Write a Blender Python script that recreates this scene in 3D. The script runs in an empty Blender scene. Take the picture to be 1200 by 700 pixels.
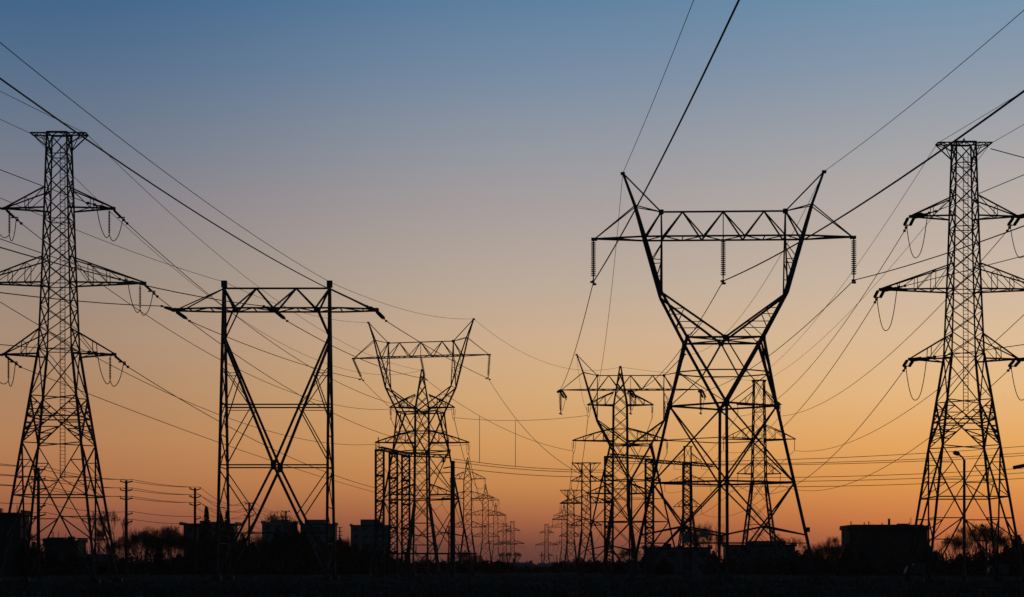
import bpy, math, random
from mathutils import Vector, Matrix
R = math.radians
rnd = random.Random(11)
scene = bpy.context.scene
col = scene.collection

# ------------------------------------------------------------------ camera
F = 2000.0            # focal length in photo pixels (photo is 1200 wide)
CX, HY, EYE = 600.0, 665.0, 1.7
cd = bpy.data.cameras.new('camera'); cam = bpy.data.objects.new('camera', cd); col.objects.link(cam)
cd.sensor_width = 36; cd.lens = 36*F/1200
cd.shift_y = (HY-350)/1200.0
cd.clip_start = 0.5; cd.clip_end = 20000
cam.location = (0, 0, EYE); cam.rotation_euler = (R(90), 0, 0)
scene.camera = cam

# ------------------------------------------------------------------ world: dusk sky
w = bpy.data.worlds.new('World'); scene.world = w; w.use_nodes = True
nt = w.node_tree; N = nt.nodes; L = nt.links
for n in list(N): N.remove(n)
def nd(t, **k):
    n = N.new(t)
    for a, b in k.items(): setattr(n, a, b)
    return n
def math_(op, a, b=None, c=None, clamp=False):
    n = nd('ShaderNodeMath', operation=op, use_clamp=clamp)
    for i, v in enumerate((a, b, c)):
        if v is None: continue
        if isinstance(v, (int, float)): n.inputs[i].default_value = v
        else: L.new(v, n.inputs[i])
    return n.outputs[0]
def lin(c): return tuple((v/255/12.92 if v/255 <= .04045 else ((v/255+.055)/1.055)**2.4) for v in c)
tc = nd('ShaderNodeTexCoord'); sx = nd('ShaderNodeSeparateXYZ'); L.new(tc.outputs['Generated'], sx.inputs[0])
dx, dy, dz = sx.outputs
SKY = [  # photo row, colour left / middle / right
 (0,   (58,98,137), (95,128,161), (110,145,172)),
 (90,  (84,110,140), (121,141,164), (137,153,172)),
 (175, (110,121,139), (149,153,162), (164,165,169)),
 (250, (135,130,136), (170,160,158), (187,175,168)),
 (330, (153,139,129), (188,171,155), (205,184,164)),
 (400, (169,141,119), (209,175,142), (223,190,154)),
 (460, (175,135,102), (216,172,122), (234,188,134)),
 (520, (183,130,89), (216,158,98), (236,172,100)),
 (570, (178,115,76), (204,138,80), (230,155,80)),
 (610, (152,90,66), (172,103,68), (219,130,70)),
 (640, (120,70,59), (126,72,58), (195,106,66)),
 (662, (92,53,52), (96,55,52), (158,84,62)),
]
def ramp(k):
    n = nd('ShaderNodeValToRGB'); e = n.color_ramp.elements
    pts = []
    for row in reversed(SKY):
        t = (HY-row[0])/F; s = t/math.sqrt(1+t*t)
        pts.append((s, lin(row[k])))
    top = pts[-1][1]
    pts.append((.44, tuple(a*b for a, b in zip(top, (.30, .36, .42)))))
    pts.append((.62, tuple(a*b for a, b in zip(top, (.07, .09, .11)))))
    pts.append((.95, tuple(a*b for a, b in zip(top, (.03, .04, .06)))))
    e[0].position = pts[0][0]; e[0].color = (*pts[0][1], 1)
    e[1].position = pts[1][0]; e[1].color = (*pts[1][1], 1)
    for p, c in pts[2:]:
        q = e.new(p); q.color = (*c, 1)
    L.new(dz, n.inputs[0]); return n.outputs[0]
rl, rm, rr = ramp(1), ramp(2), ramp(3)
az = math_('ARCTAN2', dx, dy)                       # azimuth from the view axis, to the right
hL = nd('ShaderNodeMapRange', interpolation_type='SMOOTHSTEP'); L.new(az, hL.inputs[0])
hL.inputs[1].default_value = -.30; hL.inputs[2].default_value = .04
hR = nd('ShaderNodeMapRange', interpolation_type='SMOOTHSTEP'); L.new(az, hR.inputs[0])
hR.inputs[1].default_value = -.02; hR.inputs[2].default_value = .30
def mix(f, a, b):
    n = nd('ShaderNodeMix', data_type='RGBA'); L.new(f, n.inputs[0]); L.new(a, n.inputs[6]); L.new(b, n.inputs[7]); return n.outputs[2]
front = mix(hR.outputs[0], mix(hL.outputs[0], rl, rm), rr)
sky = nd('ShaderNodeTexSky', sky_type='NISHITA', sun_disc=False)
SUN_EL, SUN_AZ = R(-.8), R(16)
sky.sun_elevation = R(0.0); sky.sun_rotation = SUN_AZ
sky.air_density = 1.4; sky.dust_density = 2.0; sky.ozone_density = 2.0
tint = nd('ShaderNodeMix', data_type='RGBA', blend_type='MULTIPLY'); tint.inputs[0].default_value = 1
L.new(sky.outputs[0], tint.inputs[6]); tint.inputs[7].default_value = (.30, .70, 1, 1)     # eastern dusk sky is a deep blue
bg1 = nd('ShaderNodeBackground'); L.new(tint.outputs[2], bg1.inputs[0]); bg1.inputs[1].default_value = .16
bg2 = nd('ShaderNodeBackground'); L.new(front, bg2.inputs[0]); bg2.inputs[1].default_value = 1.0
msk = nd('ShaderNodeMapRange', interpolation_type='SMOOTHSTEP')     # the glow fills the western side only
L.new(math_('ABSOLUTE', math_('SUBTRACT', az, .1)), msk.inputs[0])
msk.inputs[1].default_value = 2.0; msk.inputs[2].default_value = .55
mb_ = nd('ShaderNodeMixShader'); L.new(msk.outputs[0], mb_.inputs[0]); L.new(bg1.outputs[0], mb_.inputs[1]); L.new(bg2.outputs[0], mb_.inputs[2])
wo = nd('ShaderNodeOutputWorld'); L.new(mb_.outputs[0], wo.inputs[0])

# the sun has just gone: only a trace of grazing light is left
sd = bpy.data.lights.new('sun', 'SUN'); so = bpy.data.objects.new('sun', sd); col.objects.link(so)
sd.energy = .02; sd.angle = R(10); sd.color = (1, .55, .3)
so.rotation_euler = (R(89.2), 0, math.pi-SUN_AZ)

vs = scene.view_settings; vs.view_transform = 'Standard'; vs.look = 'None'; vs.exposure = 0; vs.gamma = 1
scene.render.engine = 'CYCLES'
scene.cycles.max_bounces = 4; scene.cycles.diffuse_bounces = 2; scene.cycles.volume_bounces = 0
scene.cycles.transparent_max_bounces = 4

# ------------------------------------------------------------------ materials
def mat(name, c1, c2=None, rough=.7, metal=0.0, scale=3.0, bump=0.0, detail=6, spec=.3):
    m = bpy.data.materials.new(name); m.use_nodes = True
    t = m.node_tree; b = t.nodes['Principled BSDF']
    b.inputs['Roughness'].default_value = rough; b.inputs['Metallic'].default_value = metal
    b.inputs['Specular IOR Level'].default_value = spec*.6
    co = t.nodes.new('ShaderNodeTexCoord'); nz = t.nodes.new('ShaderNodeTexNoise')
    nz.inputs['Scale'].default_value = scale; nz.inputs['Detail'].default_value = detail
    t.links.new(co.outputs['Object'], nz.inputs['Vector'])
    rp = t.nodes.new('ShaderNodeValToRGB'); rp.color_ramp.elements[0].position = .35; rp.color_ramp.elements[1].position = .7
    rp.color_ramp.elements[0].color = (*c1, 1); rp.color_ramp.elements[1].color = (*(c2 or c1), 1)
    t.links.new(nz.outputs[0], rp.inputs[0]); t.links.new(rp.outputs[0], b.inputs['Base Color'])
    if bump:
        bp = t.nodes.new('ShaderNodeBump'); bp.inputs['Strength'].default_value = bump
        t.links.new(nz.outputs[0], bp.inputs['Height']); t.links.new(bp.outputs[0], b.inputs['Normal'])
    return m
M = dict(
 steel=mat('weathered_steel', (.06,.06,.06), (.095,.09,.088), .75, .0, 1.2),
 wire=mat('oxidised_cable', (.05,.05,.05), (.09,.085,.08), .7, .2, 2),
 insul=mat('glazed_insulator', (.05,.03,.025), (.07,.04,.03), .35, 0, 4),
 wood=mat('creosoted_wood', (.05,.035,.025), (.09,.065,.045), .9, 0, 6),
 grass=mat('dry_winter_grass', (.05,.047,.042), (.14,.125,.10), .95, 0, .12, .4, 10, 0),
 wallg=mat('grey_concrete_wall', (.15,.15,.155), (.20,.20,.20), .9, 0, .5),
 wallb=mat('brown_brick_wall', (.10,.07,.055), (.14,.095,.075), .9, 0, .8),
 roof=mat('tar_roof', (.05,.05,.05), (.08,.08,.08), .9, 0, 1),
 glass=mat('dark_window_glass', (.06,.065,.07), (.09,.095,.1), .3, 0, 1),
 bark=mat('grey_bark', (.06,.05,.04), (.11,.09,.075), .95, 0, 5, .3, spec=.05),
 needle=mat('dark_needles', (.025,.04,.025), (.05,.075,.04), .9, 0, 3, spec=.05),
 brush=mat('bare_brush', (.04,.038,.025), (.09,.075,.05), .95, 0, 1.5, spec=.05),
 sign=mat('painted_sign', (.25,.25,.24), (.32,.32,.3), .5, 0, 2),
 lampm=mat('lamp_housing', (.06,.06,.06), (.09,.09,.09), .5, .3, 2),
 truck=mat('grey_truck_paint', (.08,.09,.1), (.11,.12,.13), .5, 0, 1),
)

# ------------------------------------------------------------------ helpers
def P(px, py, y):
    return Vector(((px-CX)/F*y, y, EYE+(HY-py)/F*y))
def X_at(px, y): return (px-CX)/F*y

class MB:
    def __init__(s): s.v = []; s.f = []
    def bar(s, p, q, a, b=None):
        p = Vector(p); q = Vector(q); d = q-p
        if d.length < 1e-4: return s
        b = b or a
        d.normalize(); u = d.cross(Vector((0,0,1)))
        if u.length < .05: u = d.cross(Vector((0,1,0)))
        u.normalize(); n = d.cross(u)
        i = len(s.v)
        for c in (p, q):
            for (x, y) in ((-1,-1),(1,-1),(1,1),(-1,1)): s.v.append(c+u*x*a/2+n*y*b/2)
        s.f += [(i,i+1,i+5,i+4),(i+1,i+2,i+6,i+5),(i+2,i+3,i+7,i+6),(i+3,i,i+4,i+7),(i+3,i+2,i+1,i),(i+4,i+5,i+6,i+7)]
        return s
    def angle(s, p, q, a, t=None, flip=1):      # rolled L section
        p = Vector(p); q = Vector(q); d = q-p
        if d.length < 1e-4: return s
        d.normalize(); u = d.cross(Vector((0,0,1)))
        if u.length < .05: u = d.cross(Vector((0,1,0)))
        u.normalize(); n = d.cross(u)*flip; t = t or a*.16
        prof = [(0,0),(a,0),(a,t),(t,t),(t,a),(0,a)]
        i = len(s.v)
        for c in (p, q):
            for (x, y) in prof: s.v.append(c+u*(x-a*.4)+n*(y-a*.4))
        for k in range(6):
            j = (k+1) % 6; s.f.append((i+k, i+j, i+6+j, i+6+k))
        s.f += [tuple(i+k for k in (5,4,3,2,1,0)), tuple(i+6+k for k in range(6))]
        return s
    def box(s, c, d, rz=0):
        i = len(s.v); m = Matrix.Rotation(rz, 3, 'Z')
        for z in (-1,1):
            for (x, y) in ((-1,-1),(1,-1),(1,1),(-1,1)):
                s.v.append(Vector(c)+m@Vector((x*d[0]/2, y*d[1]/2, z*d[2]/2)))
        s.f += [(i+3,i+2,i+1,i),(i+4,i+5,i+6,i+7),(i,i+1,i+5,i+4),(i+1,i+2,i+6,i+5),(i+2,i+3,i+7,i+6),(i+3,i,i+4,i+7)]
        return s
    def tube(s, pts, r, n=5, caps=True):
        pts = [Vector(p) for p in pts]; i0 = len(s.v)
        rr_ = r if isinstance(r, (list, tuple)) else [r]*len(pts)
        u = None
        for k, p in enumerate(pts):
            d = (pts[min(k+1, len(pts)-1)]-pts[max(k-1, 0)]).normalized()
            if u is None:
                u = d.cross(Vector((0,0,1)))
                if u.length < .05: u = d.cross(Vector((0,1,0)))
            u = (u-d*u.dot(d)).normalized(); v = d.cross(u)
            for j in range(n):
                a = 2*math.pi*j/n; s.v.append(p+(u*math.cos(a)+v*math.sin(a))*rr_[k])
        for k in range(len(pts)-1):
            for j in range(n):
                a = i0+k*n+j; b = i0+k*n+(j+1) % n; s.f.append((a, b, b+n, a+n))
        if caps:
            s.f.append(tuple(i0+j for j in reversed(range(n)))); e = i0+(len(pts)-1)*n
            s.f.append(tuple(e+j for j in range(n)))
        return s
    def quad(s, a, b, c, d):
        i = len(s.v); s.v += [Vector(a), Vector(b), Vector(c), Vector(d)]; s.f.append((i,i+1,i+2,i+3)); return s
    def build(s, name, m, parent=None):
        me = bpy.data.meshes.new(name); me.from_pydata([tuple(v) for v in s.v], [], s.f); me.update()
        me.materials.append(M[m] if isinstance(m, str) else m)
        o = bpy.data.objects.new(name, me); col.objects.link(o)
        if parent: o.parent = parent
        return o
def tag(o, label, cat, group=None, kind=None):
    if label: o['label'] = label
    if cat: o['category'] = cat
    if group: o['group'] = group
    if kind: o['kind'] = kind
    return o
def thing(name, label, cat, loc=(0,0,0), rz=0, group=None):
    o = bpy.data.objects.new(name, None); col.objects.link(o); o.empty_display_size = .5
    o.location = loc; o.rotation_euler = (0,0,rz)
    return tag(o, label, cat, group)
def copy_tree(o, parent=None):
    c = o.copy(); col.objects.link(c)
    if parent: c.parent = parent
    for ch in list(o.children): copy_tree(ch, c)
    return c
def dup(o, label, loc, rz=0, sc=1, group=None):
    c = copy_tree(o); c.location = loc; c.rotation_euler = (0,0,rz); c.scale = (sc,)*3 if not isinstance(sc, tuple) else sc
    c['label'] = label
    if group: c['group'] = group
    return c
def structure(name, mb, m):
    return tag(mb.build(name, m), None, None, kind='structure')

# ------------------------------------------------------------------ ground
g = MB(); xs = [-4200,-2500,-1200]+[i*40-800 for i in range(41)]+[1200,2500,4200]; ys = [-400,-100,0,40]+[60+12*i for i in range(40)]+[600,700,900,1200,1700,2500,4000,6000]
def gz(x, y):
    if y < 60: return 0.0
    return .10*math.sin(x*.021+1.3)*math.sin(y*.017)+.06*math.sin(x*.053+y*.031)
for y in ys:
    for x in xs: g.v.append(Vector((x, y, gz(x, y)-.05)))
nx = len(xs)
for j in range(len(ys)-1):
    for i in range(nx-1):
        a = j*nx+i; g.f.append((a, a+1, a+nx+1, a+nx))
gr = structure('ground', g, 'grass')
for p in gr.data.polygons: p.use_smooth = True

# ------------------------------------------------------------------ lattice pylons
def insulator(p, q, n=14, r=.16, core=.045):
    """a string of bell-shaped discs from p to q"""
    m = MB(); p = Vector(p); q = Vector(q); pts = []; rs = []
    for k in range(n):
        a = .06+.88*k/n; b = .88/n
        for da, rad in ((0, core), (.25, r), (.5, r*.9), (.6, core)):
            pts.append(p.lerp(q, a+da*b)); rs.append(rad)
    pts = [p]+pts+[q]; rs = [core]+rs+[core]
    m.tube(pts, rs, 7)
    return m

def loop(parent, p, q, dip, r, name='jumper_loop'):
    """slack jumper between two points in the parent thing's space"""
    p = Vector(p); q = Vector(q); pts = []
    for i in range(17):
        u = i/16; c = p.lerp(q, u); c.z -= dip*(1-abs(2*u-1)**2.4); pts.append(c)
    MB().tube(pts, r, 5).build(name, 'wire', parent)
def interp(prof, z):
    for (z0, h0), (z1, h1) in zip(prof, prof[1:]):
        if z0 <= z <= z1: return h0+(h1-h0)*(z-z0)/(z1-z0)
    return prof[-1][1]
CORN = ((-1,-1),(1,-1),(1,1),(-1,1))
def corner(prof, z, k):
    h = interp(prof, z); sx_, sy_ = CORN[k % 4]; return Vector((sx_*h, sy_*h, z))

def lattice_pylon(label, prof, panels, arms, cap, leg_w, br_w, group=None, big=(), arm_w=None, horiz_every=3, name='lattice_pylon', ladder=None):
    """prof: (z, half width); panels: z levels of the cross bracing; big: index of lower panels with redundant bracing;
    arms: (z, half length, rise, bulge)"""
    t = thing(name, label, 'pylon', group=group)
    top = prof[-1][0]; arm_w = arm_w or br_w
    for k in range(4):
        m = MB()
        zs = [z for z, h in prof]
        for z0, z1 in zip(zs, zs[1:]): m.angle(corner(prof, z0, k), corner(prof, z1, k), leg_w if z1 < top*.6 else leg_w*.8, leg_w*.3, 1 if k % 2 else -1)
        f = corner(prof, 0, k); m.box((f.x, f.y, .15), (1.0, 1.0, .5))
        m.build('leg', 'steel', t)
    m = MB()
    for i, (z0, z1) in enumerate(zip(panels, panels[1:])):
        for k in range(4):
            a, b = corner(prof, z0, k), corner(prof, z0, k+1); c, d = corner(prof, z1, k), corner(prof, z1, k+1)
            bw = br_w*1.4 if i in big else br_w
            m.bar(a, d, bw, bw*.6); m.bar(b, c, bw, bw*.6)
            if i in big:
                h0 = (b-a).length; h1 = (d-c).length; tx = h0/(h0+h1); zx = z0+(z1-z0)*tx
                xc = a.lerp(d, tx)
                l_, r_ = corner(prof, zx, k), corner(prof, zx, k+1)
                m.bar(l_, r_, bw, bw*.7)
                # redundant members: between each half diagonal and its leg
                for (foot, legk, ends) in ((a, k, xc), (b, k+1, xc)):
                    prev = None
                    for j in range(1, 4):
                        u = j/4; q = foot.lerp(ends, u); pz = corner(prof, q.z, legk)
                        m.bar(q, pz, br_w*1.05, br_w*.8)
                        pl = corner(prof, z0+(zx-z0)*(u-.25), legk) if j > 1 else None
                        if pl is not None: m.bar(q, pl, br_w, br_w*.8)
                for (head, legk) in ((c, k), (d, k+1)):
                    for j in (1, 2):
                        u = j/3; q = head.lerp(xc, u); m.bar(q, corner(prof, q.z, legk), br_w*.9, br_w*.7)
                        m.bar(q, corner(prof, z1-(z1-zx)*(u+.33), legk), br_w*.8, br_w*.6)
            elif horiz_every and i % horiz_every == 0: m.bar(a, b, br_w*.9, br_w*.6)
        if i in big:                          # plan bracing
            m.bar(corner(prof, z1, 0), corner(prof, z1, 2), br_w*.8); m.bar(corner(prof, z1, 1), corner(prof, z1, 3), br_w*.8)
    m.build('bracing', 'steel', t)
    if ladder:
        m = MB(); z0, z1 = ladder
        for s in (-.28, .28): m.bar((s+.3, .3, z0), (s+.3, .3, z1), .07)
        n = int((z1-z0)/.42)
        for i in range(n): m.bar((.02, .3, z0+.2+i*.42), (.58, .3, z0+.2+i*.42), .05)
        m.build('ladder', 'steel', t)
    # cross arms
    t.update_tag(); res = []
    for (z, hl, rise, bulge) in arms:
        for s in (-1, 1):
            m = MB(); h0 = interp(prof, z); h1 = interp(prof, min(top, z+rise))
            tip = Vector((s*hl, 0, z+.12))
            nb = max(2, int((hl-h0)/1.9))
            bot = {}; upp = {}
            for e in (-1, 1):
                A = Vector((s*h0, e*h0, z)); B = Vector((s*h1, e*h1, z+rise)); tt = tip+Vector((0, e*.12, 0))
                bot[e] = [A.lerp(tt, i/nb) for i in range(nb+1)]
                upp[e] = []
                for i in range(nb+1):
                    u = i/nb; q = B.lerp(tt+Vector((0,0,.1)), u); q.z += bulge*rise*4*u*(1-u)*.5; upp[e].append(q)
                for i in range(nb):
                    m.bar(bot[e][i], bot[e][i+1], arm_w*1.35); m.bar(upp[e][i], upp[e][i+1], arm_w*1.1)
                    if i: m.bar(bot[e][i], upp[e][i], arm_w*.55)
                    if i < nb-1: m.bar(upp[e][i], bot[e][i+1], arm_w*.55)
            for i in range(1, nb):
                m.bar(bot[-1][i], bot[1][i], arm_w*.6); m.bar(upp[-1][i], upp[1][i], arm_w*.5)
                m.bar(bot[-1][i], bot[1][i-1], arm_w*.5)
            m.box(tip, (.5, .4, .3))
            o = m.build('crossarm', 'steel', t); res.append((o, s, Vector((s*hl, 0, z))))
    # head of the pylon
    m = MB()
    if cap[0] == 'flat':
        hw, hz = cap[1], cap[2]; h = interp(prof, top)
        for e in (-1, 1):
            m.bar((-hw, e*h*.6, top), (hw, e*h*.6, top), br_w*.8)
            for s in (-1, 1):
                m.bar((s*hw, e*h*.6, top), (s*h, e*h, top-hz), br_w*.85)
                m.bar((s*hw*.55+s*h*.3, e*h*.7, top), (s*h, e*h, top-hz), br_w*.5)
                m.bar((s*hw*.97, e*h*.6, top), (s*h*1.2, e*h*.8, top-.55), br_w*.55)
        for s in (-1, 1): m.bar((s*hw, -h*.6, top), (s*hw, h*.6, top), br_w)
        for k in range(4): m.bar(corner(prof, top, k), corner(prof, top, k+1), br_w*.85)
        n = max(2, int(hw/1.0))
        for i in range(-n, n):
            e = 1 if i % 2 else -1
            m.bar((hw*i/n, e*h*.6, top), (hw*(i+1)/n, -e*h*.6, top), br_w*.5)
        m.build('top_arm', 'steel', t)
    else:
        pk = cap[1]; h = interp(prof, top)
        for k in range(4):
            m.bar(corner(prof, top, k), Vector((CORN[k][0]*.14, CORN[k][1]*.14, pk)), leg_w*.5)
        n = 3
        for i in range(n):
            z0 = top+(pk-top)*i/n*.85; z1 = top+(pk-top)*(i+1)/n*.85
            f0 = 1-(z0-top)/(pk-top); f1 = 1-(z1-top)/(pk-top)
            for k in range(4):
                a, b = CORN[k], CORN[(k+1) % 4]
                m.bar((a[0]*h*f0, a[1]*h*f0, z0), (b[0]*h*f1, b[1]*h*f1, z1), br_w*.8)
                m.bar((b[0]*h*f0, b[1]*h*f0, z0), (a[0]*h*f1, a[1]*h*f1, z1), br_w*.8)
        m.box((0, 0, pk), (.45, .45, .5)); m.build('peak', 'steel', t)
    return t, res

def hang(res, length, r=.13):
    for o, s, p in res:
        insulator(p+Vector((-s*.05, 0, -.05)), p+Vector((-s*.05, 0, -length)), 12, r, .05).build('insulator_string', 'insul', o)
def at_tip(t, z, hl, s, drop):
    return t.matrix_basis @ Vector((s*hl, 0, z-drop))

GP = 'steel pylons of the power corridor'
# ---- strain pylons at the left and right edges
PROF1 = [(0, 5.5), (26.7, 1.88), (37, 1.52), (51.6, 1.13)]
PAN1 = [0, 15.9, 21.3, 26.7]+[26.7+2.49*i for i in range(1, 11)]
ARM1 = [(42.9, 6.2, 2.4, 0), (34.3, 9.75, 3.0, 0), (26.1, 6.3, 2.9, 0)]
CAP1 = ('flat', 3.15, 1.7)
TL, resL = lattice_pylon('tall black lattice strain pylon nearest the left edge of the picture', PROF1, PAN1, ARM1, CAP1, .22, .14, GP, big=(0, 1), arm_w=.13, ladder=(12, 50.5))
TL.location = (X_at(69.5, 196.5), 196.5, 0)
TR, resR = lattice_pylon('tall black lattice strain pylon standing at the right edge of the picture', PROF1, PAN1, ARM1, CAP1, .22, .14, GP, big=(0, 1), arm_w=.13, ladder=(20, 50.5))
TR.location = (X_at(1129.5, 201), 201, 0)
MB().tube([(-.25,0,51.6),(0,0,52.2),(.25,0,51.6)], .12, 5).build('peak_bracket', 'steel', TR)

# ---- peaked pylons
H2 = 46
PROF2 = [(0, 3.9), (16.5, 1.75), (38.9, 1.55)]
PAN2 = [0, 6.5, 12, 16.5, 19.7, 22.9, 26.1, 30.7, 33.5, 36.2, 38.9]
ARM2 = [(38.9, 7.4, 3.0, .1), (30.7, 10.8, 2.9, .12), (18.6, 7.6, 2.5, .1)]
T2, res2 = lattice_pylon('peaked double circuit pylon standing behind the left delta tower', PROF2, PAN2, ARM2, ('peak', 47.7), .42, .2, GP, name='lattice_pylon', horiz_every=2)
hang(res2, 1.8)
for o, s_, p in res2: loop(o, p+Vector((-.5*s_, -2.2, -.2)), p+Vector((.3*s_, 2.2, -.2)), 2.5, .045)
T2.location = (X_at(494.7, 398), 398, 0)
left_row = [T2]
for px, hpx, lab in ((548, 128, 'peaked pylon first in the receding row just right of the thick bare pole'),
                     (569, 97, 'peaked pylon second in the receding row behind the thick bare pole'),
                     (581, 75, 'smallest peaked pylon of the left receding row')):
    y = 46.0*F/hpx; left_row.append(dup(T2, lab, (X_at(px, y), y, 0)))
PM = dup(T2, 'peaked double circuit pylon seen through the middle delta tower', (X_at(727, 392), 392, 0))
PC = dup(T2, 'small far peaked pylon on the left side of the right receding row', (X_at(661, 1235), 1235, 0))

# ---- narrow flat topped suspension pylons
PROF3 = [(0, 4.6), (23.5, 1.7), (48.8, 1.25)]
PAN3 = [0, 6.5, 12.5, 18, 23.5, 26.4, 29.3, 32.2, 35.1, 38, 40.8, 43.5, 48.8]
ARM3 = [(42.6, 5.4, 3.6, 0), (33.9, 9.0, 3.6, .08), (25.2, 5.4, 3.2, 0)]
T7, res7 = lattice_pylon('narrow flat topped pylon seen behind the right legs of the big delta tower', PROF3, PAN3, ARM3, ('flat', 1.75, .5), .36, .16, GP, horiz_every=2)
hang(res7, 2.7)
T7.location = (X_at(889.5, 430), 430, 0)
T8 = dup(T7, 'far flat topped pylon rising straight behind the rightmost gantry column', (X_at(806, 664), 664, 0))
# ---- pylons with a wide T shaped head
ARM4 = [(38.2, 6.3, 2.6, 0), (29, 10.6, 2.8, .1), (19.5, 6.5, 2.4, 0)]
PROF4 = [(0, 3.9), (17, 1.95), (46, 1.75)]
PAN4 = [0, 6.5, 12, 17, 20.2, 23.4, 26.4, 29, 32, 35, 38.2, 42, 46]
TA, res4 = lattice_pylon('pylon with wide T shaped head left of the first right gantry column', PROF4, PAN4, ARM4, ('flat', 6.1, 4.6), .58, .3, GP, horiz_every=2)
hang(res4, 3.6)
TA.location = (X_at(687, 724), 724, 0)
TB = dup(TA, 'smaller pylon with T shaped head, second of the right receding row', (X_at(669, 979), 979, 0))
# ---- far narrow pylons at the vanishing end
PROF5 = [(0, 3.6), (14, 1.7), (42, 1.5)]
PAN5 = [0, 5, 10, 14, 18, 22, 26, 30, 34, 38, 42]
ARM5 = [(34, 6.5, 2.4, .05), (22.5, 10.5, 2.8, .1), (12.5, 6.5, 2.2, .05)]
T9, res5 = lattice_pylon('lone far pylon right of the gap where the corridor vanishes', PROF5, PAN5, ARM5, ('flat', 1.9, .8), .62, .36, GP, horiz_every=2)
hang(res5, 3.6)
T9.location = (X_at(640.5, 1600), 1600, 0)
T10 = dup(T9, 'last far pylon of the left row beside the vanishing gap', (X_at(600.5, 1500), 1500, 0))
T11 = dup(T9, 'dim far pylon between the smallest peaked pylon and the last one', (X_at(591.5, 1560), 1560, 0))

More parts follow.
